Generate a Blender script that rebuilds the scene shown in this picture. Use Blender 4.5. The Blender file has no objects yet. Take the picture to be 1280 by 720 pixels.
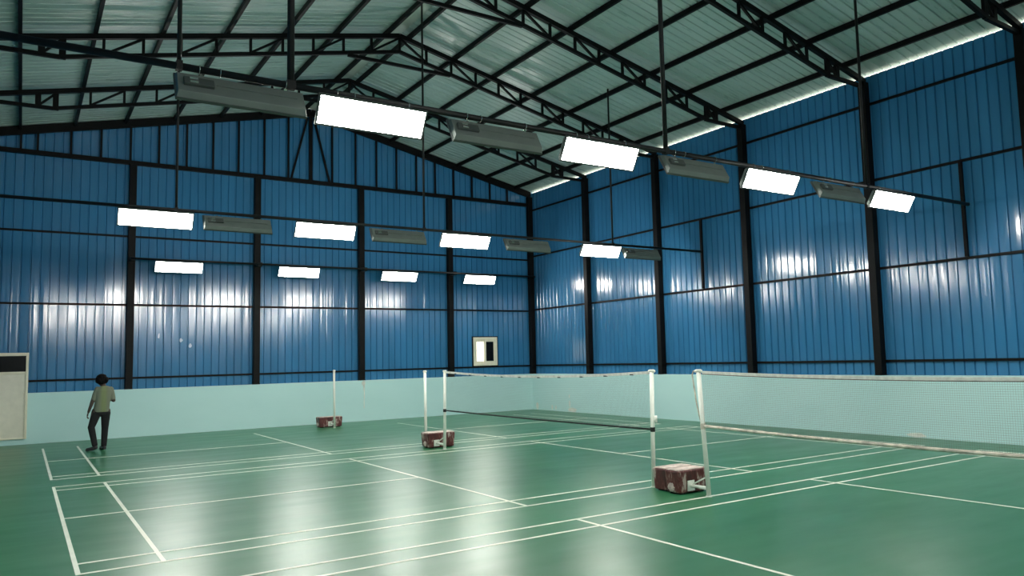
import bpy, math, random
from mathutils import Vector, Matrix
S = bpy.context.scene
COL = S.collection
random.seed(7)

# ------------------------------------------------------------------ camera, world, exposure
cam_d = bpy.data.cameras.new('camera')
cam = bpy.data.objects.new('camera', cam_d)
COL.objects.link(cam)
RX = Vector((0.826351, -0.562595, -0.025136))
UX = Vector((-0.028982, -0.087059, 0.995782))
FX = Vector((0.56241, 0.822136, 0.088246))
CAMPOS = Vector((-7.036637, -11.013424, 1.752989))
m = Matrix.Identity(4)
for i in range(3):
    m[i][0], m[i][1], m[i][2], m[i][3] = RX[i], UX[i], -FX[i], CAMPOS[i]
cam.matrix_world = m
cam_d.sensor_fit = 'HORIZONTAL'
cam_d.sensor_width = 36.0
cam_d.lens = 965.3427 / 1280 * 36.0
cam_d.shift_x = -46.762 / 1280
cam_d.shift_y = 2.226 / 1280
cam_d.clip_end = 200
S.camera = cam

world = bpy.data.worlds.new('daylight')
S.world = world
world.use_nodes = True
world.node_tree.nodes['Background'].inputs['Color'].default_value = (1.0, 0.94, 0.78, 1)
world.node_tree.nodes['Background'].inputs['Strength'].default_value = 1.7

LAMP_STRENGTH = 46.0
S.view_settings.view_transform = 'Standard'
S.view_settings.look = 'None'
S.view_settings.gamma = 1.0
S.view_settings.use_curve_mapping = False
S.view_settings.exposure = 0.9

# ------------------------------------------------------------------ materials
def new_mat(name):
    mt = bpy.data.materials.new(name)
    mt.use_nodes = True
    nt = mt.node_tree
    return mt, nt, nt.nodes['Principled BSDF']

def N(nt, t, **kw):
    n = nt.nodes.new(t)
    for k, v in kw.items():
        if k in n.inputs: n.inputs[k].default_value = v
        else: setattr(n, k, v)
    return n

def coords(nt, scale, kind='Object'):
    tc = N(nt, 'ShaderNodeTexCoord')
    mp = N(nt, 'ShaderNodeMapping')
    mp.inputs['Scale'].default_value = scale
    nt.links.new(tc.outputs[kind], mp.inputs['Vector'])
    return mp.outputs['Vector']

def noise(nt, scale, detail=3.0, rough=0.55):
    n = N(nt, 'ShaderNodeTexNoise', Scale=1.0, Detail=detail, Roughness=rough)
    nt.links.new(coords(nt, scale), n.inputs['Vector'])
    return n.outputs['Fac']

def ramp(nt, fac, stops):
    r = N(nt, 'ShaderNodeValToRGB')
    e = r.color_ramp.elements
    while len(e) < len(stops): e.new(0.5)
    for el, (p, c) in zip(e, stops):
        el.position = p
        el.color = c if len(c) == 4 else (*c, 1)
    nt.links.new(fac, r.inputs['Fac'])
    return r.outputs['Color']

def maprange(nt, fac, a, b, lo=0.3, hi=0.7):
    r = N(nt, 'ShaderNodeMapRange')
    r.inputs['From Min'].default_value = lo; r.inputs['From Max'].default_value = hi
    r.inputs['To Min'].default_value = a; r.inputs['To Max'].default_value = b
    nt.links.new(fac, r.inputs['Value'])
    return r.outputs['Result']

def bump(nt, bsdf, fac, strength, dist):
    b = N(nt, 'ShaderNodeBump', Strength=strength, Distance=dist)
    nt.links.new(fac, b.inputs['Height'])
    nt.links.new(b.outputs['Normal'], bsdf.inputs['Normal'])

def simple(name, col, rough=0.5, metal=0.0, var=0.12, scale=(6, 6, 6), spec=0.5):
    mt, nt, b = new_mat(name)
    f = noise(nt, scale)
    lo = tuple(c * (1 - var) for c in col); hi = tuple(min(1, c * (1 + var)) for c in col)
    nt.links.new(ramp(nt, f, [(0.3, lo), (0.7, hi)]), b.inputs['Base Color'])
    b.inputs['Roughness'].default_value = rough
    b.inputs['Metallic'].default_value = metal
    b.inputs['Specular IOR Level'].default_value = spec
    return mt

def sheet_mat(name, col, rough, along, spec=0.5, metal=0.0, bstr=0.25):
    """painted profiled steel; `along` is the axis the sheets run along (oil-canning is stretched along it)"""
    mt, nt, b = new_mat(name)
    sc = {'z': (2.2, 2.2, 0.45), 'x': (0.5, 2.6, 0.5)}[along]
    f = noise(nt, sc, 2.0)
    lo = tuple(c * 0.93 for c in col); hi = tuple(c * 1.07 for c in col)
    nt.links.new(ramp(nt, f, [(0.3, lo), (0.7, hi)]), b.inputs['Base Color'])
    f2 = noise(nt, tuple(s * 3 for s in sc), 3.0)
    nt.links.new(maprange(nt, f2, rough * 0.8, rough * 1.25), b.inputs['Roughness'])
    b.inputs['Specular IOR Level'].default_value = spec
    b.inputs['Metallic'].default_value = metal
    f3 = noise(nt, tuple(s * 1.6 for s in sc), 2.0)
    bump(nt, b, f3, bstr, 0.02)
    return mt

M = {}
M['blue'] = sheet_mat('blue_sheet', (0.034, 0.172, 0.345), 0.145, 'z', spec=0.7, bstr=0.13)
M['roof'] = sheet_mat('roof_sheet', (0.37, 0.50, 0.475), 0.31, 'x', spec=0.5, bstr=0.4)
M['ridge'] = sheet_mat('ridge_sheet', (0.45, 0.52, 0.48), 0.4, 'x')
M['steel'] = simple('black_steel', (0.0035, 0.004, 0.0045), 0.5, var=0.3, spec=0.12)
M['rail'] = simple('dark_rail', (0.009, 0.010, 0.010), 0.5, var=0.3, spec=0.25)
M['white_tube'] = simple('white_tube', (0.80, 0.82, 0.74), 0.35, var=0.06)
M['tape'] = simple('white_tape', (0.76, 0.75, 0.70), 0.7, var=0.15, scale=(14, 14, 14))
M['worn_tape'] = simple('worn_tape', (0.60, 0.55, 0.46), 0.8, var=0.35, scale=(9, 9, 9))
M['cord'] = simple('black_cord', (0.012, 0.014, 0.013), 0.8)
M['brown_cord'] = simple('brown_cord', (0.15, 0.095, 0.085), 0.8, var=0.4, scale=(8, 8, 8))
M['net_brown'] = simple('brown_net_cord', (0.07, 0.065, 0.055), 0.8)
M['net_grey'] = simple('grey_net_cord', (0.20, 0.17, 0.15), 0.8)
M['line'] = simple('court_paint', (0.78, 0.80, 0.68), 0.45, var=0.08, scale=(3, 3, 3))
M['housing'] = simple('lamp_housing', (0.13, 0.155, 0.14), 0.45, var=0.08)
M['driver'] = simple('driver_box', (0.055, 0.065, 0.06), 0.5)
M['chrome'] = simple('bright_clip', (0.75, 0.75, 0.72), 0.25, metal=0.9)
M['cream'] = simple('cream_frame', (0.76, 0.71, 0.56), 0.45, var=0.05)
M['panel'] = simple('cream_panel', (0.74, 0.69, 0.58), 0.55, var=0.05)
M['skin'] = simple('skin', (0.045, 0.028, 0.020), 0.55, var=0.15)
M['hair'] = simple('hair', (0.004, 0.004, 0.004), 0.8, var=0.4, scale=(60, 60, 60), spec=0.1)
M['trousers'] = simple('trousers', (0.006, 0.0065, 0.008), 0.9, var=0.3, scale=(12, 12, 4))
M['shoe'] = simple('shoe', (0.010, 0.010, 0.011), 0.5)
M['chip'] = simple('bare_plaster', (0.74, 0.76, 0.70), 0.8, var=0.15)
M['concrete'] = simple('white_marked_concrete', (0.50, 0.42, 0.37), 0.8, var=0.4, scale=(10, 10, 10))

mt, nt, b = new_mat('dark_glass'); M['dark_glass'] = mt
nt.links.new(ramp(nt, noise(nt, (2, 2, 2)), [(0.3, (0.003, 0.004, 0.005)), (0.7, (0.005, 0.006, 0.008))]), b.inputs['Base Color'])
b.inputs['Specular IOR Level'].default_value = 0.15
b.inputs['Roughness'].default_value = 0.25
mt, nt, b = new_mat('clear_glass'); M['clear_glass'] = mt
tr = N(nt, 'ShaderNodeBsdfTransparent'); gl = N(nt, 'ShaderNodeBsdfGlossy', Roughness=0.05)
mx = N(nt, 'ShaderNodeMixShader'); mx.inputs[0].default_value = 0.06
nt.links.new(tr.outputs[0], mx.inputs[1]); nt.links.new(gl.outputs[0], mx.inputs[2])
nt.links.new(mx.outputs[0], nt.nodes['Material Output'].inputs['Surface'])

mt, nt, b = new_mat('lamp_diffuser'); M['lamp'] = mt
b.inputs['Base Color'].default_value = (0.9, 0.9, 0.88, 1)
b.inputs['Emission Color'].default_value = (1.0, 0.98, 0.91, 1)
b.inputs['Emission Strength'].default_value = LAMP_STRENGTH

# plaster band: teal wash with faint blotches
mt, nt, b = new_mat('teal_plaster'); M['plaster'] = mt
nt.links.new(ramp(nt, noise(nt, (0.5, 0.5, 1.2), 4), [(0.25, (0.485, 0.735, 0.73)), (0.75, (0.54, 0.785, 0.775))]), b.inputs['Base Color'])
b.inputs['Roughness'].default_value = 0.62
b.inputs['Specular IOR Level'].default_value = 0.35
bump(nt, b, noise(nt, (25, 25, 25)), 0.1, 0.004)

# green court mat: worn, slightly streaky
mt, nt, b = new_mat('green_mat'); M['floor'] = mt
f = noise(nt, (0.35, 1.4, 1), 5, 0.6)
nt.links.new(ramp(nt, f, [(0.25, (0.022, 0.140, 0.060)), (0.55, (0.027, 0.158, 0.069)), (0.8, (0.036, 0.176, 0.082))]), b.inputs['Base Color'])
nt.links.new(maprange(nt, noise(nt, (0.8, 2.5, 1), 4), 0.288, 0.36), b.inputs['Roughness'])
b.inputs['Specular IOR Level'].default_value = 0.42

# maroon ballast blocks with worn white streaks
mt, nt, b = new_mat('maroon_block'); M['maroon'] = mt
nt.links.new(ramp(nt, noise(nt, (9, 9, 3.5), 5, 0.65), [(0.40, (0.050, 0.012, 0.012)), (0.52, (0.105, 0.018, 0.018)), (0.57, (0.16, 0.07, 0.06)), (0.63, (0.42, 0.34, 0.30))]), b.inputs['Base Color'])
b.inputs['Roughness'].default_value = 0.5

# shirt: grey olive with a soft green back panel
mt, nt, b = new_mat('olive_shirt'); M['shirt'] = mt
tc = N(nt, 'ShaderNodeTexCoord'); sx = N(nt, 'ShaderNodeSeparateXYZ')
nt.links.new(tc.outputs['Object'], sx.inputs[0])
ad = N(nt, 'ShaderNodeMath', operation='SUBTRACT'); nt.links.new(sx.outputs['X'], ad.inputs[0]); ad.inputs[1].default_value = 0.035
ab = N(nt, 'ShaderNodeMath', operation='ABSOLUTE'); nt.links.new(ad.outputs[0], ab.inputs[0])
nt.links.new(ramp(nt, ab.outputs[0], [(0.025, (0.165, 0.205, 0.095)), (0.085, (0.155, 0.175, 0.125))]), b.inputs['Base Color'])
b.inputs['Roughness'].default_value = 0.85
bump(nt, b, noise(nt, (8, 8, 5), 2), 0.3, 0.02)

# ------------------------------------------------------------------ mesh builder
class MB:
    def __init__(self): self.v = []; self.f = []
    def box(self, a, b):
        x0, y0, z0 = a; x1, y1, z1 = b; o = len(self.v)
        self.v += [(x0, y0, z0), (x1, y0, z0), (x1, y1, z0), (x0, y1, z0), (x0, y0, z1), (x1, y0, z1), (x1, y1, z1), (x0, y1, z1)]
        self.f += [tuple(o + i for i in q) for q in ((0, 3, 2, 1), (4, 5, 6, 7), (0, 1, 5, 4), (1, 2, 6, 5), (2, 3, 7, 6), (3, 0, 4, 7))]
        return self
    def hexa(self, pts):                                 # 8 points, bottom ring then top ring
        o = len(self.v); self.v += [tuple(p) for p in pts]
        self.f += [tuple(o + i for i in q) for q in ((0, 3, 2, 1), (4, 5, 6, 7), (0, 1, 5, 4), (1, 2, 6, 5), (2, 3, 7, 6), (3, 0, 4, 7))]
        return self
    def bar(self, p, q, w, h, up=(0, 0, 1)):             # rectangular bar from p to q
        p = Vector(p); q = Vector(q); d = (q - p).normalized(); u = Vector(up)
        s = d.cross(u)
        if s.length < 1e-4: s = d.cross(Vector((0, 1, 0)))
        s.normalize(); u = s.cross(d).normalized()
        pts = []
        for e in (p, q):
            for a, c in ((-1, -1), (1, -1), (1, 1), (-1, 1)):
                pts.append(e + s * (a * w / 2) + u * (c * h / 2))
        return self.hexa(pts)
    def tube(self, pts, rad, n=10, ell=1.0, ref=(0, 0, 1), caps=True):
        pts = [Vector(p) for p in pts]
        if not hasattr(rad, '__len__'): rad = [rad] * len(pts)
        rings = []
        for i, p in enumerate(pts):
            d = (pts[min(i + 1, len(pts) - 1)] - pts[max(i - 1, 0)]).normalized()
            u = Vector(ref); s = d.cross(u)
            if s.length < 1e-3: s = d.cross(Vector((0, 1, 0)))
            s.normalize(); u = s.cross(d)
            o = len(self.v); r = rad[i]
            for k in range(n):
                a = 2 * math.pi * k / n
                self.v.append(tuple(p + s * (r * math.cos(a)) + u * (r * ell * math.sin(a))))
            rings.append(o)
        for a, c in zip(rings, rings[1:]):
            for k in range(n): self.f.append((a + k, a + (k + 1) % n, c + (k + 1) % n, c + k))
        if caps:
            self.f.append(tuple(rings[0] + k for k in reversed(range(n))))
            self.f.append(tuple(rings[-1] + k for k in range(n)))
        return self
    def ring_loft(self, rings):                           # rings: list of (centre, rx, ry) in the horizontal plane
        n = 20; os = []
        for (c, rx, ry) in rings:
            os.append(len(self.v))
            for k in range(n):
                a = 2 * math.pi * k / n
                ca, sa = math.cos(a), math.sin(a)
                ca = math.copysign(abs(ca) ** 0.85, ca); sa = math.copysign(abs(sa) ** 0.85, sa)
                self.v.append((c[0] + rx * ca, c[1] + ry * sa, c[2]))
        for a, c in zip(os, os[1:]):
            for k in range(n): self.f.append((a + k, a + (k + 1) % n, c + (k + 1) % n, c + k))
        self.f.append(tuple(os[0] + k for k in reversed(range(n))))
        self.f.append(tuple(os[-1] + k for k in range(n)))
        return self
    def ball(self, c, rx, ry, rz, nu=14, nv=10, jit=0.0):
        o = len(self.v); self.v.append((c[0], c[1], c[2] - rz))
        for j in range(1, nv):
            t = math.pi * j / nv - math.pi / 2
            for k in range(nu):
                a = 2 * math.pi * k / nu; q = 1 + random.uniform(-jit, jit)
                self.v.append((c[0] + rx * q * math.cos(t) * math.cos(a), c[1] + ry * q * math.cos(t) * math.sin(a), c[2] + rz * q * math.sin(t)))
        self.v.append((c[0], c[1], c[2] + rz)); e = len(self.v) - 1
        for k in range(nu): self.f.append((o, o + 1 + (k + 1) % nu, o + 1 + k))
        for j in range(nv - 2):
            a = o + 1 + j * nu; b_ = a + nu
            for k in range(nu): self.f.append((a + k, a + (k + 1) % nu, b_ + (k + 1) % nu, b_ + k))
        a = o + 1 + (nv - 2) * nu
        for k in range(nu): self.f.append((a + k, a + (k + 1) % nu, e))
        return self
    def build(self, name, mat, parent=None, smooth=False, loc=None):
        me = bpy.data.meshes.new(name)
        me.from_pydata([tuple(v) for v in self.v], [], self.f)
        me.materials.append(M[mat] if isinstance(mat, str) else mat)
        if smooth: me.polygons.foreach_set('use_smooth', [True] * len(me.polygons))
        me.update()
        o = bpy.data.objects.new(name, me); COL.objects.link(o)
        if parent: o.parent = parent
        if loc: o.location = loc
        return o

def tag(o, label, cat, group=None):
    o['label'] = label; o['category'] = cat
    if group: o['group'] = group
    return o
def struct(o, label=None):
    o['kind'] = 'structure'
    if label: o['label'] = label
    return o
def thing(name, label, cat, loc=(0, 0, 0), rot=(0, 0, 0), group=None):
    o = bpy.data.objects.new(name, None); COL.objects.link(o)
    o.empty_display_size = 0.1
    o.location = loc; o.rotation_euler = rot
    return tag(o, label, cat, group)
def bevel(o, w, seg=2):
    md = o.modifiers.new('bevel', 'BEVEL'); md.width = w; md.segments = seg; md.limit_method = 'ANGLE'
    return o
def solid(o, t):
    md = o.modifiers.new('gauge', 'SOLIDIFY'); md.thickness = t; md.offset = 0
    return o
def copy_tree(o, parent=None):
    c = o.copy(); COL.objects.link(c)
    if parent is not None: c.parent = parent
    for ch in list(o.children): copy_tree(ch, c)
    return c

# ------------------------------------------------------------------ dimensions
YB, XR = 11.73, 7.71              # faces of the low masonry walls
YF, XL = -15.0, -7.71
YS, XS = 11.94, 7.92              # planes of the blue sheets
ZLOW = 1.225
RIDGE, SLOPE = 9.29, 0.223        # centre line of the rafters' top chords
SHEET = 0.180                     # roof sheet above that line
def chord_z(x): return RIDGE - SLOPE * abs(x)
def roof_z(x): return chord_z(x) + SHEET
TRUSS_Y = [8.52, 5.18, 1.93, -1.50, -4.68]

# ------------------------------------------------------------------ floor
fl = MB().box((XL - 0.25, YF - 0.25, -0.12), (XR + 0.25, YB + 0.25, 0.0)).build('floor', 'floor')
struct(fl, 'green court mat floor with three marked badminton courts')
LW = 0.04
def court(yc, name_label, hx=6.60, lx=5.91, sx=1.99, wy=3.05, iy=2.63, far=True):
    b = MB(); z0, z1 = -0.002, 0.0025
    for x in (-hx, hx):
        s = math.copysign(LW, -x); b.box((min(x, x + s), yc - wy, z0), (max(x, x + s), yc + wy, z1))
    for x in (-lx, lx): b.box((x - LW / 2, yc - wy, z0), (x + LW / 2, yc + wy, z1 + 0.0002))
    for x in (-sx, sx): b.box((x - LW / 2, yc - wy, z0), (x + LW / 2, yc + wy, z1 + 0.0002))
    for y in ((-wy, wy) if far else (-wy,)): b.box((-hx, yc + y - LW / 2, z0), (hx, yc + y + LW / 2, z1 + 0.0004))
    for y in ((-iy, iy) if far else (-iy,)): b.box((-hx, yc + y - LW / 2, z0), (hx, yc + y + LW / 2, z1 + 0.0004))
    for s in (-1, 1): b.box((min(s * sx, s * hx), yc - LW / 2, z0), (max(s * sx, s * hx), yc + LW / 2, z1 + 0.0006))
    o = b.build('court_lines', 'line', fl)
    o['label'] = name_label
    return o
court(0.0, 'cream lines of the middle court')
court(7.06, 'cream lines of the far court', far=False)
court(-7.10, 'cream lines of the near court')

# ------------------------------------------------------------------ walls
def profile(a, b, cuts=()):
    """points (t, depth, pan) along a profiled sheet: flat pans 0.2 m apart with narrow grooves pressed outwards"""
    pts = []; t = a; pitch = 0.2
    while t < b - 1e-6:
        e = min(t + pitch, b); j0, j1 = random.uniform(-0.0028, 0.0028), random.uniform(-0.0028, 0.0028)
        pts += [(t, 0.026), (t + 0.016, 0.026), (t + 0.028, j0), (t + pitch * 0.28, j0 * 0.7 + j1 * 0.3 + random.uniform(-0.0009, 0.0005)), (t + pitch * 0.5, (j0 + j1) / 2 + random.uniform(-0.0016, 0.0006)), (t + pitch * 0.74, j0 * 0.3 + j1 * 0.7 + random.uniform(-0.0009, 0.0005)), (e - 0.012, j1)]
        t = e
    pts.append((b, 0.026))
    for c in cuts:
        for i in range(len(pts) - 1):
            if pts[i][0] < c - 1e-6 < pts[i + 1][0]:
                k = (c - pts[i][0]) / (pts[i + 1][0] - pts[i][0])
                pts.insert(i + 1, (c, pts[i][1] * (1 - k) + pts[i + 1][1] * k)); break
    return pts

def clad(name, pts, place, ztop, zb, parent, hole=None):
    b = MB(); zs_mid = [1.56, 2.515] if hole else []
    rows = []
    for (t, d) in pts:
        zs = [zb] + zs_mid + [ztop(t)]
        rows.append(len(b.v))
        for z in zs: b.v.append(place(t, d, z))
    n = len(zs_mid) + 2
    for i in range(len(pts) - 1):
        tm = (pts[i][0] + pts[i + 1][0]) / 2
        for j in range(n - 1):
            if hole and j == 1 and hole[0] < tm < hole[1]: continue
            b.f.append((rows[i] + j, rows[i + 1] + j, rows[i + 1] + j + 1, rows[i] + j + 1))
    return solid(b.build(name, 'blue', parent), 0.002)

wall_back = struct(MB().box((XL - 0.25, YB, 0), (XR + 0.25, YB + 0.23, ZLOW)).build('wall_back', 'plaster'), 'back wall, teal masonry below blue profiled sheets')
WX0, WX1 = 5.485, 6.405
clad('blue_cladding', profile(-XS, XS, (WX0, WX1)), lambda t, d, z: (t, YS + d, z), lambda t: roof_z(t) + 0.03, ZLOW - 0.02, wall_back, (WX0, WX1))
wall_right = struct(MB().box((XR, YF - 0.25, 0), (XR + 0.23, YB, ZLOW)).build('wall_right', 'plaster'), 'right wall, teal masonry below blue profiled sheets')
clad('blue_cladding', profile(YF, YS), lambda t, d, z: (XS + d, t, z), lambda t: 7.652, ZLOW - 0.02, wall_right)
wall_left = struct(MB().box((XL - 0.23, YF - 0.25, 0), (XL, YB, ZLOW)).build('wall_left', 'plaster'))
clad('blue_cladding', profile(YF, YS), lambda t, d, z: (-XS - d, t, z), lambda t: 7.70, ZLOW - 0.02, wall_left)
wall_front = struct(MB().box((XL, YF - 0.23, 0), (XR, YF, ZLOW)).build('wall_front', 'plaster'))
clad('blue_cladding', profile(-XS, XS), lambda t, d, z: (t, YF - 0.21 - d, z), lambda t: roof_z(t) + 0.03, ZLOW - 0.02, wall_front)

def chips(name, spots, place, parent, label):
    b = MB()
    for (t, z, w, h) in spots:
        n = 9; o = len(b.v)
        for dep in (0.0, 0.004):
            for k in range(n):
                a = 2 * math.pi * k / n; r = random.uniform(0.65, 1.15)
                b.v.append(place(t + math.cos(a) * w / 2 * r, dep, max(0.002, z + math.sin(a) * h / 2 * r)))
        b.f += [tuple(o + n + k for k in range(n))] + [(o + k, o + (k + 1) % n, o + n + (k + 1) % n, o + n + k) for k in range(n)]
    o = b.build(name, 'chip', parent); o['label'] = label
    return o
chips('paint_chip', [(11.45, .13, .16, .24), (10.55, .12, .09, .18), (10.33, .12, .07, .16), (9.40, .07, .50, .15), (9.54, .25, .07, .28), (9.55, .50, .05, .14), (9.56, .74, .03, .06)],
      lambda t, d, z: (XR - d, t, z), wall_right, 'pale patches of bare plaster at the foot of the wall')
chips('paint_chip', [(-2.24, .05, .42, .10)], lambda t, d, z: (XR - d, t, z), wall_right, 'pale bare patch at the foot of the wall behind the near net')
chips('paint_drip', [(1.585, 1.14, .13, .16), (1.60, 1.02, .045, .30), (1.61, .80, .03, .36), (1.60, .55, .025, .3), (1.60, .42, .03, .1)],
      lambda t, d, z: (t, YB - d, z), wall_back, 'white paint drip below the column foot')

M['scuff'] = simple('painted_glint', (0.30, 0.52, 0.68), 0.3, var=0.2)
def glints():  # pale patches that paint in the reflections of shiny dents
    b = MB()
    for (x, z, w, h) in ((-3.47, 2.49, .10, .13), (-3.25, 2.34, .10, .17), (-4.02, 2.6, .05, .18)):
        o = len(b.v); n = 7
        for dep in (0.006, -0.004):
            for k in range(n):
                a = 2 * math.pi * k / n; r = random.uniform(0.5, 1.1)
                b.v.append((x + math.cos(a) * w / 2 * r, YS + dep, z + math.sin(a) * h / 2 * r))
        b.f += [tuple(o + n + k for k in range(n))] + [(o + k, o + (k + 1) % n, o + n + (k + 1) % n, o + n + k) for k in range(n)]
    c = b.build('glint_patch', 'scuff', wall_back); c['label'] = 'painted glints of small dents on the blue sheets'
glints()

# ------------------------------------------------------------------ roof: profiled sheets on both slopes, ribs running down the slope
b = MB()
for s in (-1, 1):
    ys = profile(YF - 0.3, YB + 0.35); rows = []
    for (y, d) in ys:
        rows.append(len(b.v))
        for x in (0.14, 2.0, 4.0, 6.0, 7.985): b.v.append((s * x, y, roof_z(x) + d))
    for i in range(len(ys) - 1):
        for j in range(4):
            q = (rows[i] + j, rows[i] + j + 1, rows[i + 1] + j + 1, rows[i + 1] + j)
            b.f.append(q if s > 0 else q[::-1])
ceiling = struct(solid(b.build('ceiling', 'roof'), 0.002), 'grey green profiled roof sheets on two slopes')
b = MB()
for (x0, z0, x1, z1) in ((-0.40, roof_z(0.40) + 0.032, 0, roof_z(0) + 0.035), (0, roof_z(0) + 0.035, 0.40, roof_z(0.40) + 0.032)):
    o = len(b.v)
    b.v += [(x0, YF - 0.3, z0), (x1, YF - 0.3, z1), (x1, YB + 0.35, z1), (x0, YB + 0.35, z0)]; b.f.append((o, o + 1, o + 2, o + 3))
solid(b.build('ridge_cap', 'ridge', ceiling), 0.002)

# ------------------------------------------------------------------ steel columns
def column(x, y, top, label, w=0.17, bot=ZLOW):
    t = thing('steel_column', label, 'column', (x, y, bot), group='black columns standing on the low wall')
    bevel(MB().box((-w / 2, -w / 2, 0.012), (w / 2, w / 2, top - bot)).build('shaft', 'steel', t), 0.008)
    MB().box((-w / 2 - 0.008, -w / 2 - 0.003, 0), (w / 2 + 0.008, w / 2 + 0.003, 0.012)).build('base_plate', 'steel', t)
    return t
EAVE_TOP = chord_z(7.79) - 0.055
order = ['first', 'second', 'third', 'fourth', 'fifth']
column(7.80, 11.82, EAVE_TOP, 'black steel column in the far right corner of the hall')
for k, y in enumerate(TRUSS_Y):
    column(7.80, y, EAVE_TOP, 'black steel column on the right wall, %s from the far corner column' % order[k])
column(-7.80, 11.82, EAVE_TOP, 'black steel column in the far left corner behind the door')
for k, y in enumerate(TRUSS_Y):
    column(-7.80, y, EAVE_TOP, 'black steel column on the left wall, %s from the back wall' % order[k])
BEAM_Z = 7.21
for x, lb in ((-4.72, 'black back wall column nearest the standing person'), (-1.54, 'black back wall column second from the person'),
              (1.56, 'black back wall column above the white paint drip'), (4.61, 'black back wall column just left of the small window')):
    column(x, 11.82, BEAM_Z - 0.06, lb)

# ------------------------------------------------------------------ wall girts
def girt(p, q, label, s=0.055, post=False):
    b = MB().bar(p, q, s, s)
    return tag(b.build('wall_post' if post else 'wall_girt', 'steel'), label, 'post' if post else 'rail', None if post else 'girts behind the wall columns')
gw = 0.028
for z, h in ((7.19, 'highest, just under the gable beam'), (5.24, 'second highest, above the row of lamps'), (3.425, 'at mid height, below the row of lamps'), (1.515, 'lowest, just over the teal wall')):
    girt((-XS + 0.02, YS - gw, z), (XS - 0.06, YS - gw, z), 'long thin black girt on the back wall, ' + h, 0.05)
for z, h in ((7.02, 'highest, under the bright eave gap'), (5.36, 'second highest'), (3.465, 'third highest, at mid height'), (1.52, 'lowest, just over the teal wall')):
    girt((XS - gw, YF + 0.02, z), (XS - gw, YS - 0.06, z), 'long black girt on the right wall, ' + h, 0.05)
    girt((-XS + gw, YF + 0.02, z), (-XS + gw, YS - 0.06, z), 'long black girt on the left wall, ' + h, 0.05)
girt((XS - gw - 0.04, 3.52, 3.49), (XS - gw - 0.04, 3.52, 5.335), 'short black post between two girts on the right wall, behind the far lamp rail', 0.06, True)
girt((XS - gw - 0.04, -3.42, 3.49), (XS - gw - 0.04, -3.42, 5.335), 'short black post between two girts on the right wall, near the right edge', 0.06, True)

# ------------------------------------------------------------------ roof trusses
VX = [0.0, 0.68, 1.33, 2.0, 2.65, 3.3, 3.96, 4.61, 5.27, 5.93]
KNEE, DEPTH = 6.62, 0.38
def truss(y, label):
    t = thing('roof_truss', label, 'truss', (0, y, 0), group='roof trusses across the hall')
    for s in (-1, 1):
        MB().bar((0, 0, RIDGE), (s * 7.86, 0, chord_z(7.86)), 0.09, 0.10).build('top_chord', 'steel', t)
        MB().bar((0, 0, RIDGE - DEPTH), (s * KNEE, 0, chord_z(KNEE) - DEPTH), 0.07, 0.075).bar((s * KNEE, 0, chord_z(KNEE) - DEPTH), (s * 7.72, 0, 7.42), 0.07, 0.075).build('bottom_chord', 'steel', t)
        for x in VX[(1 if s < 0 else 0):]:
            zb = chord_z(x) - DEPTH if x <= KNEE else 7.43
            MB().bar((s * x, 0, zb), (s * x, 0, chord_z(x)), 0.05, 0.05, (0, 1, 0)).build('strut', 'steel', t)
        for i in range(0, 10, 2):
            x0, x1 = VX[i], VX[i + 1]
            MB().bar((s * x0, 0, chord_z(x0) - 0.05), (s * x1, 0, chord_z(x1) - DEPTH + 0.03), 0.045, 0.045, (0, 1, 0)).build('diagonal_brace', 'steel', t)
        for x in (6.58, 6.90):
            MB().box((s * x - 0.055, -0.03, 7.40), (s * x + 0.055, 0.03, chord_z(x))).build('gusset_plate', 'steel', t)
        MB().bar((s * 6.90, 0, 7.45), (s * 6.58, 0, chord_z(6.58) - 0.05), 0.045, 0.045, (0, 1, 0)).build('diagonal_brace', 'steel', t)
    MB().bar((-1.25, -0.05, RIDGE - DEPTH - 0.345), (1.27, -0.05, RIDGE - DEPTH - 0.345), 0.06, 0.07).build('collar_tie', 'steel', t)
    return t
for y, lb in zip(TRUSS_Y, ('black lattice roof truss farthest from the camera, next to the gable', 'black lattice roof truss second from the gable, its peak in plain view',
                           'black lattice roof truss third from the gable, crossing the top of the picture', 'black lattice roof truss second nearest the camera',
                           'black lattice roof truss nearest the camera, at the top right corner')):
    truss(y, lb)

# gable frame on the back wall
gy = YB + 0.115
g = thing('gable_frame', 'black steel gable frame of upright studs above the back wall beam', 'frame', (0, gy, 0))
for s in (-1, 1):
    MB().bar((0, 0, RIDGE + 0.052), (s * 7.86, 0, chord_z(7.86) + 0.052), 0.09, 0.205).build('top_chord', 'steel', g)
MB().bar((-7.72, 0, BEAM_Z), (7.72, 0, BEAM_Z), 0.10, 0.11).build('eave_beam', 'steel', g)
for x in (-7.2, -6.85, -6.14, -5.47, -4.79, -4.11, -3.42, -2.74, -2.06, -1.35, -0.66, 0.0, 0.66, 1.40, 2.08, 2.76, 3.45, 4.12, 4.80, 5.5, 6.2, 6.9):
    MB().bar((x, 0, BEAM_Z), (x, 0, chord_z(x) - 0.02), 0.05 if abs(x) > 0.01 else 0.10, 0.05, (0, 1, 0)).build('stud', 'steel', g)
for s in (-1, 1):
    MB().bar((s * 0.58, 0, BEAM_Z + 0.04), (s * 0.10, 0, RIDGE - 0.12), 0.055, 0.05, (0, 1, 0)).build('diagonal_brace', 'steel', g)

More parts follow.
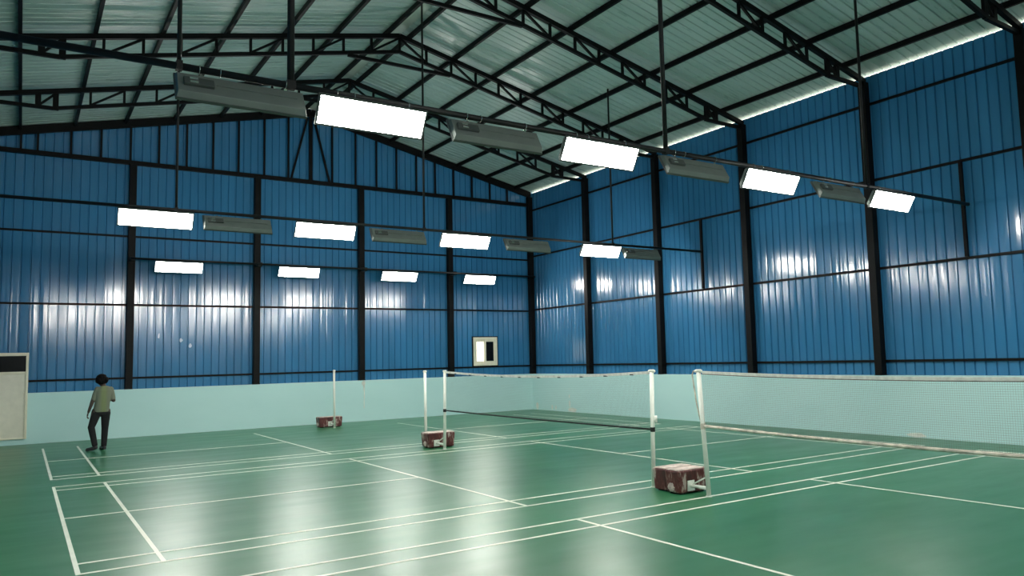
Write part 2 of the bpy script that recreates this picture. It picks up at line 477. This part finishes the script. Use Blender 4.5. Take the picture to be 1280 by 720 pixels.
# purlins
for s in (-1, 1):
    side = 'right' if s > 0 else 'left'
    for x, lb in ((0.27, 'beside the ridge cap'), (1.46, 'second down from the ridge'), (2.56, 'third down from the ridge'), (3.74, 'fourth down from the ridge'),
                  (4.92, 'third up from the eave'), (6.06, 'second up from the eave'), (7.22, 'nearest the eave')):
        z = chord_z(x) + 0.108
        tag(MB().bar((s * x, YF - 0.1, z), (s * x, YB + 0.065, z), 0.06, 0.11).build('purlin', 'steel'),
            'long black purlin under the %s roof slope, %s' % (side, lb), 'beam', 'purlins under the roof sheets')

# ------------------------------------------------------------------ lamp rails
PURLIN_X = [0.27, 1.46, 2.56, 3.74, 4.92, 6.06, 7.22]
def rod_top(x, r):
    for p in PURLIN_X:
        if abs(abs(x) - p) < 0.034 + r: return chord_z(p) + 0.045
    return roof_z(x) - 0.012
def rail(name_label, y, z, x0, x1, rods, brk=(), r=0.03, ties=()):
    t = thing('lamp_rail', name_label, 'rail', (0, y, z))
    MB().tube([(x0, 0, 0), (x1, 0, 0)], r, 12).build('rail_tube', 'rail', t, True)
    for (x, rr) in rods:
        MB().tube([(x, 0, 0), (x, 0, rod_top(x, rr) - z)], rr, 10).build('hanger_rod', 'rail', t, True)
        MB().box((x - rr - 0.006, -r - 0.004, -r - 0.004), (x + rr + 0.006, r + 0.004, r + 0.012)).build('rod_clamp', 'rail', t)
    for x in ties:
        pts = [(x, (r + 0.004) * math.cos(2 * math.pi * k / 12), (r + 0.004) * math.sin(2 * math.pi * k / 12)) for k in range(13)]
        MB().tube(pts, 0.0045, 6, ref=(1, 0, 0), caps=False).build('pipe_tie', 'chrome', t, True)
    for x in brk:
        MB().box((x - 0.05, 0, -0.05), (x + 0.05, YB - y + 0.01, 0.05)).build('wall_bracket', 'rail', t)
    return t
RZ = 4.48
rail('dark lamp rail nearest the camera, hung between the near and middle courts', -3.53, RZ, -7.88, 7.82, [(-5.93, 0.02), (-4.93, 0.036), (0.03, 0.032), (4.56, 0.024)], r=0.034, ties=[x + d for x in (-4.09, -1.09, 2.14, 5.27, -5.38, -2.61, 0.56, 3.78) for d in (-0.38, -0.2, 0.4)])
rail('dark lamp rail hung over the gap between the middle and far courts', 3.53, RZ, -7.88, 7.82, [(-4.89, 0.022), (-0.2, 0.022), (4.82, 0.022)], r=0.028)
rail('dark lamp rail fixed to the back wall columns', 11.42, 4.60, -4.76, 7.70, [], brk=(-4.72, -1.54, 1.56, 4.61), r=0.028)
rail('dark lamp rail on the camera side of the near court, unseen, added to carry lamps for the lighting', -10.75, RZ, -7.88, 7.82, [(-4.9, 0.022), (0.0, 0.022), (4.9, 0.022)], r=0.028)  # assumed rail out of view, holds the floodlights added for light

# ------------------------------------------------------------------ floodlights: trough housing, frame, glowing diffuser, driver box, clamps
TILT = math.radians(30)
def make_floodlight():
    t = thing('floodlight', '', 'lamp')
    L, H = 0.58, 0.155                                   # half length, half height of the face (local -y is the lit side)
    b = MB()                                             # trough: open pyramid-frustum shell behind the face
    bl, bh, bd = L - 0.012, 0.115, 0.058
    b.hexa([(-L, 0, -H), (L, 0, -H), (bl, bd, -bh), (-bl, bd, -bh), (-L, 0, H), (L, 0, H), (bl, bd, bh), (-bl, bd, bh)])
    bevel(b.build('housing', 'housing', t), 0.004)
    f = MB()
    f.box((-L - 0.006, -0.022, -H - 0.006), (L + 0.006, 0.006, -H + 0.014)).box((-L - 0.006, -0.022, H - 0.014), (L + 0.006, 0.006, H + 0.006))
    f.box((-L - 0.006, -0.022, -H + 0.014), (-L + 0.014, 0.006, H - 0.014)).box((L - 0.014, -0.022, -H + 0.014), (L + 0.006, 0.006, H - 0.014))
    f.build('frame', 'driver', t)
    MB().box((-L + 0.013, -0.016, -H + 0.013), (L - 0.013, -0.001, H - 0.013)).build('diffuser', 'lamp', t)
    d = bevel(MB().box((0.26, bd, -0.045), (0.52, bd + 0.035, 0.045)).build('driver_box', 'driver', t), 0.006)
    for z in (-0.022, 0.022):
        MB().box((0.40, bd + 0.035, z - 0.012), (0.47, bd + 0.041, z + 0.012)).build('cable_clip', 'chrome', d)
    MB().box((-0.50, bd, 0.01), (0.24, bd + 0.012, 0.03)).build('back_ridge', 'housing', t)
    # two hooks up to the rail: rail centre in local coordinates
    c, s = math.cos(TILT), math.sin(TILT)
    return t
def hooks(t, dy, dz, ry):
    # rail centre relative to lamp origin in world axes is (0, dy, dz); bring it into lamp axes
    sgn = -1 if ry else 1
    v = Vector((0, sgn * dy, dz)); v.rotate(Matrix.Rotation(-TILT, 3, 'X'))
    for x in (-0.40, 0.36):
        b = MB(); up = Vector((0, 0, 1)); up.rotate(Matrix.Rotation(-TILT, 3, 'X'))
        top = v - up * 0.044
        b.bar((x, top.y, top.z), (x, 0.045, 0.108), 0.03, 0.006, (0, 1, 0))
        b.build('rail_bracket', 'chrome', t)
proto = make_floodlight()
hooks(proto, 0.0, 0.183, False)
places = []
nth = ['leftmost', 'second from left', 'third from left', 'rightmost']
for i, x in enumerate((-4.09, -1.09, 2.14, 5.27)):
    places.append((x, -3.53, 4.297, 0, 'lit floodlight on the near lamp rail, %s of the four facing us' % nth[i], 'lit floodlights on the near rail'))
for i, x in enumerate((-5.38, -2.61, 0.56, 3.78)):
    places.append((x, -3.53, 4.297, math.pi, 'floodlight on the near lamp rail, %s of the four showing grey backs' % nth[i], 'turned-away floodlights on the near rail'))
for i, x in enumerate((-5.20, -2.27, 0.76, 4.44)):
    places.append((x, 3.53, 4.297, 0, 'lit floodlight on the middle lamp rail, %s of the four facing us' % nth[i], 'lit floodlights on the middle rail'))
for i, x in enumerate((-3.87, -0.77, 2.34, 5.72)):
    places.append((x, 3.53, 4.297, math.pi, 'floodlight on the middle lamp rail, %s of the four showing grey backs' % nth[i], 'turned-away floodlights on the middle rail'))
for i, x in enumerate((-3.63, -0.46, 2.65, 5.51)):
    places.append((x, 11.42, 4.417, 0, 'lit floodlight along the back wall columns, %s of its row' % nth[i], 'lit floodlights on the back wall'))
for i, x in enumerate((-5.2, -2.0, 1.2, 4.4)):  # assumed fourth row, unseen, added for its light on the hall
    places.append((x, -10.75, 4.297, math.pi, 'unseen floodlight added for the lighting, outside the picture, %s' % nth[i], 'unseen floodlights added for the lighting'))
for i, (x, y, z, rz, lb, gp) in enumerate(places):
    o = proto if i == 0 else copy_tree(proto)
    o.location = (x, y, z); o.rotation_euler = (TILT, 0, rz)
    tag(o, lb, 'lamp', gp)

# ------------------------------------------------------------------ window and door in the back wall
w = struct(thing('window_1', 'small sliding window with cream frame, one bright and one black pane', 'window'))
b = MB(); x0, x1, z0, z1 = WX0, WX1, 1.56, 2.515; yf, yk = YS - 0.06, YS + 0.05; fw = 0.085
b.box((x0, yf, z0), (x1, yk, z0 + fw)).box((x0, yf, z1 - fw), (x1, yk, z1)).box((x0, yf, z0 + fw), (x0 + fw, yk, z1 - fw)).box((x1 - fw, yf, z0 + fw), (x1, yk, z1 - fw))
bevel(b.build('window_frame', 'cream', w), 0.006)
xm = 5.935
def sash(xa, xb, y, glass, lab):
    e = MB(); sw = 0.065
    e.box((xa, y - 0.015, z0 + fw), (xb, y + 0.015, z0 + fw + sw)).box((xa, y - 0.015, z1 - fw - sw), (xb, y + 0.015, z1 - fw))
    e.box((xa, y - 0.015, z0 + fw + sw), (xa + sw, y + 0.015, z1 - fw - sw)).box((xb - sw, y - 0.015, z0 + fw + sw), (xb, y + 0.015, z1 - fw - sw))
    s = e.build('sash', 'cream', w)
    q = MB().box((xa + sw - 0.01, y - 0.003, z0 + fw + sw - 0.01), (xb - sw + 0.01, y + 0.003, z1 - fw - sw + 0.01)).build('pane', glass, s)
    q['label'] = lab
sash(x0 + fw - 0.01, xm + 0.03, YS - 0.005, 'clear_glass', 'bright pane with daylight behind it')
sash(xm - 0.03, x1 - fw + 0.01, YS - 0.038, 'dark_glass', 'black pane')
b = MB(); k = 0.035
b.box((x0 - k, yf + 0.02, z1), (x1 + k, yk, z1 + k)).box((x0 - k, yf + 0.02, z0 - 0.02), (x1 + k, yk, z0)).box((x0 - k, yf + 0.02, z0), (x0, yk, z1)).box((x1, yf + 0.02, z0), (x1 + k, yk, z1))
b.build('flashing', 'steel', w)

d = struct(thing('door_1', 'cream door with a black glass transom, raised above the floor at the far left', 'door'))
x0, x1, z0, z1 = -7.66, -6.885, 0.135, 2.205; yf, yk = YB - 0.075, YB + 0.02; fw = 0.055
b = MB()
b.box((x0, yf, z0), (x0 + fw, yk, z1)).box((x1 - fw, yf, z0), (x1, yk, z1)).box((x0 + fw, yf, z0), (x1 - fw, yk, z0 + 0.04)).box((x0 + fw, yf, z1 - 0.075), (x1 - fw, yk, z1)).box((x0 + fw, yf, 1.69), (x1 - fw, yk, 1.75))
bevel(b.build('door_frame', 'cream', d), 0.006)
MB().box((x0 + fw, YB - 0.045, z0 + 0.04), (x1 - fw, YB + 0.01, 1.69)).build('door_leaf', 'panel', d)
MB().box((x0 + fw, YB - 0.04, 1.75), (x1 - fw, YB - 0.03, z1 - 0.075)).build('transom_glass', 'dark_glass', d)
MB().tube([(x1 - fw - 0.03, YB - 0.045, 1.12), (x1 - fw - 0.03, YB - 0.085, 1.12), (x1 - fw - 0.03, YB - 0.085, 1.24), (x1 - fw - 0.03, YB - 0.045, 1.24)], 0.008, 8).build('door_handle', 'cream', d)

# ------------------------------------------------------------------ net posts with ballast blocks
def net_post(bx, by, tx, ty, h, label, blk, side, hub=True):
    """(bx,by) foot, (tx,ty,h) top, blk = (x0,x1,y0,y1,z) ballast block, side = y direction from post to block"""
    t = thing('net_post', label, 'post', (bx, by, 0), group='white net posts')
    tx -= bx; ty -= by
    MB().tube([(0, 0, 0.012), (tx, ty, h)], 0.029, 14).build('pole', 'white_tube', t, True)
    MB().tube([(0, 0, 0), (0, 0, 0.014)], 0.04, 14).build('foot_pad', 'white_tube', t)
    c = MB().tube([(tx, ty, h - 0.02), (tx, ty, h + 0.012)], 0.034, 14)
    c.tube([(tx, ty - 0.055, h - 0.012), (tx, ty + 0.055, h - 0.012)], 0.02, 10)
    c.build('top_pulley', 'white_tube', t, True)
    x0, x1, y0, y1, zt = [v for v in blk]
    x0 -= bx; x1 -= bx; y0 -= by; y1 -= by
    o = MB(); i = 0.02
    o.hexa([(x0, y0, 0.015), (x1, y0, 0.015), (x1, y1, 0.015), (x0, y1, 0.015), (x0 - i, y0 - i * .5, zt - 0.012), (x1 + i, y0 - i * .5, zt - 0.012), (x1 + i, y1 + i * .5, zt - 0.012), (x0 - i, y1 + i * .5, zt - 0.012)])
    blo = bevel(o.build('ballast_block', 'maroon', t), 0.018); blo['label'] = 'maroon painted block'
    o = MB().box((x0 - i + 0.015, y0 + 0.012, zt - 0.014), (x1 + i - 0.02, y1 - 0.012, zt))
    tp = bevel(o.build('block_top', 'concrete', blo), 0.006); tp['label'] = 'worn whitish top'
    o = MB()
    for xx in (x0 + 0.08, x1 - 0.08): o.box((xx - 0.04, y0 + 0.03, 0), (xx + 0.04, y1 - 0.03, 0.018))
    o.build('block_foot', 'cord', blo)
    yn = y0 if side > 0 else y1                          # block face towards the post
    hz = 0.10
    MB().box((-0.06, min(yn, yn - side * 0.014), 0.035), (0.06, max(yn, yn - side * 0.014), 0.165)).build('flange', 'white_tube', t)
    MB().tube([(0, 0, hz), (0, yn, hz)], 0.022, 10).build('foot_pipe', 'white_tube', t, True)
    MB().tube([(0, 0.0, 0.25), (0, yn - side * 0.02, hz + 0.01)], 0.010, 8).build('brace', 'white_tube', t, True)
    # hub cap on the left end of the block
    if not hub: return t
    b = MB().ball((x0 - 0.008, (y0 + y1) / 2 + 0.02, 0.085), 0.03, 0.055, 0.05, 12, 8, 0.28)
    hb = b.build('end_hub', 'concrete', blo); hb['label'] = 'whitish hub on the block end'
    return t
net_post(0.09, 9.98, 0.0, 9.74, 1.57, 'white net post of the far court close to the back wall, no net', (-0.20, 0.42, 10.33, 10.62, 0.29), 1)
net_post(0.0, 3.98, 0.0, 4.0, 1.55, 'white net post without a net just behind the middle net\'s far post', (-0.14, 0.34, 3.68, 3.88, 0.30), -1, False)
fp = net_post(-0.04, 3.03, 0.0, 3.07, 1.555, 'white net post at the far end of the middle net', (-0.21, 0.36, 3.40, 3.66, 0.31), 1)
mp = net_post(0.01, -3.07, 0.0, -3.12, 1.555, 'white net post at the near end of the middle net', (-0.12, 0.36, -3.46, -3.23, 0.30), -1, False)
np_ = net_post(0.03, -4.06, 0.0, -3.995, 1.555, 'white net post holding the nearest net, leaning slightly', (-0.16, 0.33, -3.745, -3.505, 0.305), 1)

def wrap(post, mat, z, h, lean, label):
    o = MB().tube([(lean[0] * (z - h) / 1.55, lean[1] * (z - h) / 1.55, z - h), (lean[0] * (z + h) / 1.55, lean[1] * (z + h) / 1.55, z + h)], 0.033, 12).build('cord_wrap', mat, post)
    o['label'] = label
wrap(fp, 'cord', 0.765, 0.03, (0.04, 0.04), 'black cord tied round the post')
wrap(mp, 'cord', 0.765, 0.03, (-0.01, -0.05), 'black cord tied round the post')
MB().tube([(0.0, -0.085, 0.86), (0.0, -0.085, 0.95)], 0.022, 8).tube([(0, -0.03, 0.905), (0, -0.085, 0.905)], 0.012, 8).build('cleat', 'white_tube', mp, True)
wrap(np_, 'worn_tape', 0.86, 0.035, (-0.03, 0.065), 'cream cord tied round the post')
MB().tube([(-0.03, 0.065, 1.545), (-0.03, 0.15, 1.545), (-0.03, 0.175, 1.50), (-0.03, 0.12, 1.15), (-0.02, 0.07, 0.92)], 0.009, 8, ref=(1, 0, 0)).build('tie_cord', 'worn_tape', np_, True)

# ------------------------------------------------------------------ nets
def net(y0, y1, top, bot, sag, label, mat, tape, bmat, brad, bsag, gap=0.021, thick=0.0016, x=0.0, ties=False, th=0.034):
    t = thing('badminton_net', label, 'net', (x, 0, 0), group='strung badminton nets')
    L = y1 - y0
    def zt(y): k = (y - y0) / L; return top - 4 * sag * k * (1 - k)
    def zb(y): k = (y - y0) / L; return bot - 4 * bsag * k * (1 - k)
    b = MB(); ny = int(L / gap); nz = int((top - bot) / gap)
    for i in range(ny + 1):
        y = y0 + L * i / ny
        b.tube([(0, y, zb(y)), (0, y, zt(y))], thick * 0.6, 3, ref=(1, 0, 0), caps=False)
    for j in range(1, nz):
        k = j / nz; ys = [y0 + L * q / 20 for q in range(21)]
        b.tube([(0, y, zb(y) * (1 - k) + zt(y) * k) for y in ys], thick * 0.6, 3, caps=False)
    b.build('net_mesh', mat, t)
    ys = [y0 + L * q / 24 for q in range(25)]
    b = MB()
    for ya, yb in zip(ys, ys[1:]):
        za, zb_ = zt(min(max(ya, y0), y1)), zt(min(max(yb, y0), y1))
        b.hexa([(-.006, ya, za - th), (.006, ya, za - th), (.006, yb, zb_ - th), (-.006, yb, zb_ - th), (-.010, ya, za), (.010, ya, za), (.010, yb, zb_), (-.010, yb, zb_)])
    tp = b.build('top_tape', tape, t)
    if ties:
        for q in range(1, 11):
            yy = y0 + L * (q - 0.4) / 10.3
            MB().box((-.0115, yy - 0.035, zt(yy) - 0.043), (.0115, yy + 0.035, zt(yy) - 0.028)).build('lacing_tie', 'cord', t)
    else:
        MB().tube([(0, y, zt(min(max(y, y0), y1)) - 0.037) for y in ys], 0.0055, 8, ref=(1, 0, 0)).build('head_cord', 'brown_cord', t, True)
    ys = [y0 + L * q / 24 for q in range(25)]
    MB().tube([(0, y, zb(min(max(y, y0), y1))) for y in ys], brad, 8, ref=(1, 0, 0)).build('bottom_cord', bmat, t, True)
    return t
mid = net(-3.06, 3.005, 1.545, 0.765, 0.07, 'brown meshed badminton net with white tape across the middle court', 'net_brown', 'tape', 'cord', 0.013, 0.01, thick=0.0010, ties=True, th=0.038)
near = net(-10.13, -4.065, 1.545, 0.865, 0.055, 'grey meshed badminton net with cream bottom band, nearest to the camera', 'net_grey', 'tape', 'worn_tape', 0.019, 0.045, thick=0.0014)
net_post(0.0, -10.2, 0.0, -10.2, 1.555, 'white net post at the outer end of the nearest net, outside the picture', (-0.2, 0.42, -10.74, -10.42, 0.30), -1)

# ------------------------------------------------------------------ person (back to us, head bowed, mid-step)
PO = (-5.555, 8.72, 0.0)
def remesh(o, vox, it=4):
    md = o.modifiers.new('skin', 'REMESH'); md.mode = 'VOXEL'; md.voxel_size = vox; md.use_smooth_shade = True
    sm = o.modifiers.new('smooth', 'SMOOTH'); sm.iterations = it; sm.factor = 0.5
    return o
def limb(b, pts, rad, n=12, sub=3):
    P, R = [], []
    for i in range(len(pts) - 1):
        for k in range(sub):
            f = k / sub
            P.append(Vector(pts[i]).lerp(Vector(pts[i + 1]), f)); R.append(rad[i] * (1 - f) + rad[i + 1] * f)
    P.append(Vector(pts[-1])); R.append(rad[-1])
    b.tube(P, R, n, ref=(0.3, 0.9, 0.1))
    for p, r in ((pts[0], rad[0]), (pts[-1], rad[-1])): b.ball(p, r, r, r, 10, 8)
    for p, r in zip(pts[1:-1], rad[1:-1]): b.ball(p, r, r, r, 10, 8)
def hand(b, wrist, dirv, palm_side, curl, thumb):
    d = Vector(dirv).normalized(); w = Vector(wrist); s = Vector(palm_side).normalized()
    nrm = d.cross(s).normalized(); c = Vector(curl).normalized()
    b.tube([w, w + d * 0.04, w + d * 0.085], [0.022, 0.030, 0.031], 10, ell=0.5, ref=tuple(nrm))
    for k, ln in ((-1.5, 0.066), (-0.5, 0.078), (0.5, 0.074), (1.5, 0.058)):
        a = w + d * 0.082 + s * (k * 0.0165)
        p1 = a + d * ln * 0.5 + c * 0.006; p2 = p1 + d * ln * 0.3 + c * 0.016; p3 = p2 + d * ln * 0.12 + c * 0.018
        limb(b, [a, p1, p2, p3], [0.0095, 0.009, 0.0085, 0.0075], 8, 1)
    a = w + d * 0.03 + s * (thumb * 0.025)
    limb(b, [a, a + d * 0.03 + s * (thumb * 0.022), a + d * 0.058 + s * (thumb * 0.026) + c * 0.01], [0.012, 0.0105, 0.009], 8, 1)
b = MB()
HC = (0.0, 0.065, 1.505)
b.ring_loft([((0.0, 0, 0.80), .13, .095), ((0.0, 0, 0.90), .15, .105), ((.015, 0, 1.03), .125, .095), ((.035, .0, 1.18), .15, .105), ((.047, .005, 1.29), .165, .10), ((.05, .01, 1.35), .12, .075), ((.045, .02, 1.385), .055, .055)])
limb(b, [(.045, .02, 1.36), (.02, .045, 1.44)], [.056, .052])
b.ball(HC, .078, .095, .112, 18, 14)
b.ball((-.004, .105, 1.455), .055, .055, .055)           # jaw
b.tube([(-.006, .15, 1.515), (-.008, .178, 1.485), (-.008, .165, 1.472)], [.009, .014, .008], 8)   # nose
for s in (-1, 1):
    b.ball((s * .079, .06, 1.50), .012, .022, .032, 10, 8)  # ears
    b.ball((s * .032 - .004, .142, 1.512), .013, .010, .009, 8, 6)  # brows and eyes
b.tube([(-.03, .155, 1.435), (.02, .155, 1.435)], .008, 8)  # mouth
limb(b, [(-.085, .005, 1.325), (-.170, -.01, 1.06), (-.235, .02, .84)], [.052, .041, .027])
hand(b, (-.235, .02, .84), (-.25, .12, -1), (0.1, 1, 0.0), (1, 0.1, -.1), 1)
limb(b, [(.180, .005, 1.315), (.232, -.03, 1.07), (.14, .19, 1.10)], [.052, .041, .027])
hand(b, (.14, .19, 1.10), (-.8, .55, .25), (.1, .1, 1), (-.2, -1, .1), 1)
limb(b, [(-.095, 0, .84), (-.185, -.02, .49), (-.10, -.13, .10)], [.088, .056, .036])
limb(b, [(.095, 0, .84), (.085, .03, .46), (.070, .02, .09)], [.088, .056, .036])
for pts in (([(-.10, -.13, .085), (-.16, -.12, .055), (-.235, -.10, .03)]), ([(.07, .0, .05), (.045, .09, .045), (.03, .17, .03)])):
    limb(b, pts, [.036, .034, .026])
person = remesh(b.build('person', 'skin', None, True, PO), 0.0065, 3)
tag(person, 'person in an olive shirt and black trousers seen from behind by the back wall', 'person')

b = MB()                                                  # shirt
b.ring_loft([((.005, -.005, .825), .150, .115), ((.005, -.005, .90), .155, .118), ((.018, -.005, 1.02), .148, .112), ((.038, .0, 1.18), .158, .122), ((.05, .003, 1.29), .165, .118), ((.053, .01, 1.355), .135, .090), ((.05, .018, 1.392), .066, .066)])
limb(b, [(-.075, .003, 1.32), (-.118, .0, 1.20), (-.142, -.004, 1.11)], [.066, .060, .056])
limb(b, [(.170, .003, 1.31), (.200, -.012, 1.20), (.216, -.02, 1.12)], [.066, .060, .056])
remesh(b.build('shirt', 'shirt', person, True), 0.010, 3)
b = MB()                                                  # trousers
b.ring_loft([((0, 0, .76), .155, .11), ((0, 0, .80), .158, .115), ((0, 0, .88), .148, .112)])
limb(b, [(-.088, 0, .80), (-.180, -.02, .50), (-.112, -.115, .13)], [.098, .070, .058])
limb(b, [(.088, 0, .80), (.083, .028, .46), (.070, .015, .10)], [.098, .070, .058])
remesh(b.build('trousers', 'trousers', person, True), 0.010, 3)
for k, pts in enumerate(([(-.095, -.135, .075), (-.165, -.12, .048), (-.25, -.095, .038)], [(.073, -.03, .045), (.045, .09, .045), (.028, .185, .040)])):
    b = MB(); limb(b, pts, [.042, .044, .034])
    ax = [Vector(p) for p in pts]
    for p, r in zip(ax, (.040, .046, .038)): b.ball((p.x, p.y, max(.014, p.z - .025)), r, r, .014, 10, 6)
    sh = remesh(b.build('shoe', 'shoe', person, True), 0.007, 3)
b = MB()                                                  # bushy hair
b.ball((HC[0] + .003, HC[1] - .028, HC[2] + .026), .104, .104, .114, 22, 16, 0.07)
for k in range(90):
    th = random.uniform(0, 2 * math.pi); ph = random.uniform(-0.8, 1.5)
    dx, dy, dz = math.cos(ph) * math.cos(th), math.cos(ph) * math.sin(th), math.sin(ph)
    if dy > 0.55 and dz < 0.55: continue
    b.ball((HC[0] + .003 + dx * .106, HC[1] - .028 + dy * .10, HC[2] + .022 + dz * .106), .028, .028, .028, 8, 6)
remesh(b.build('hair', 'hair', person, True), 0.009, 1)
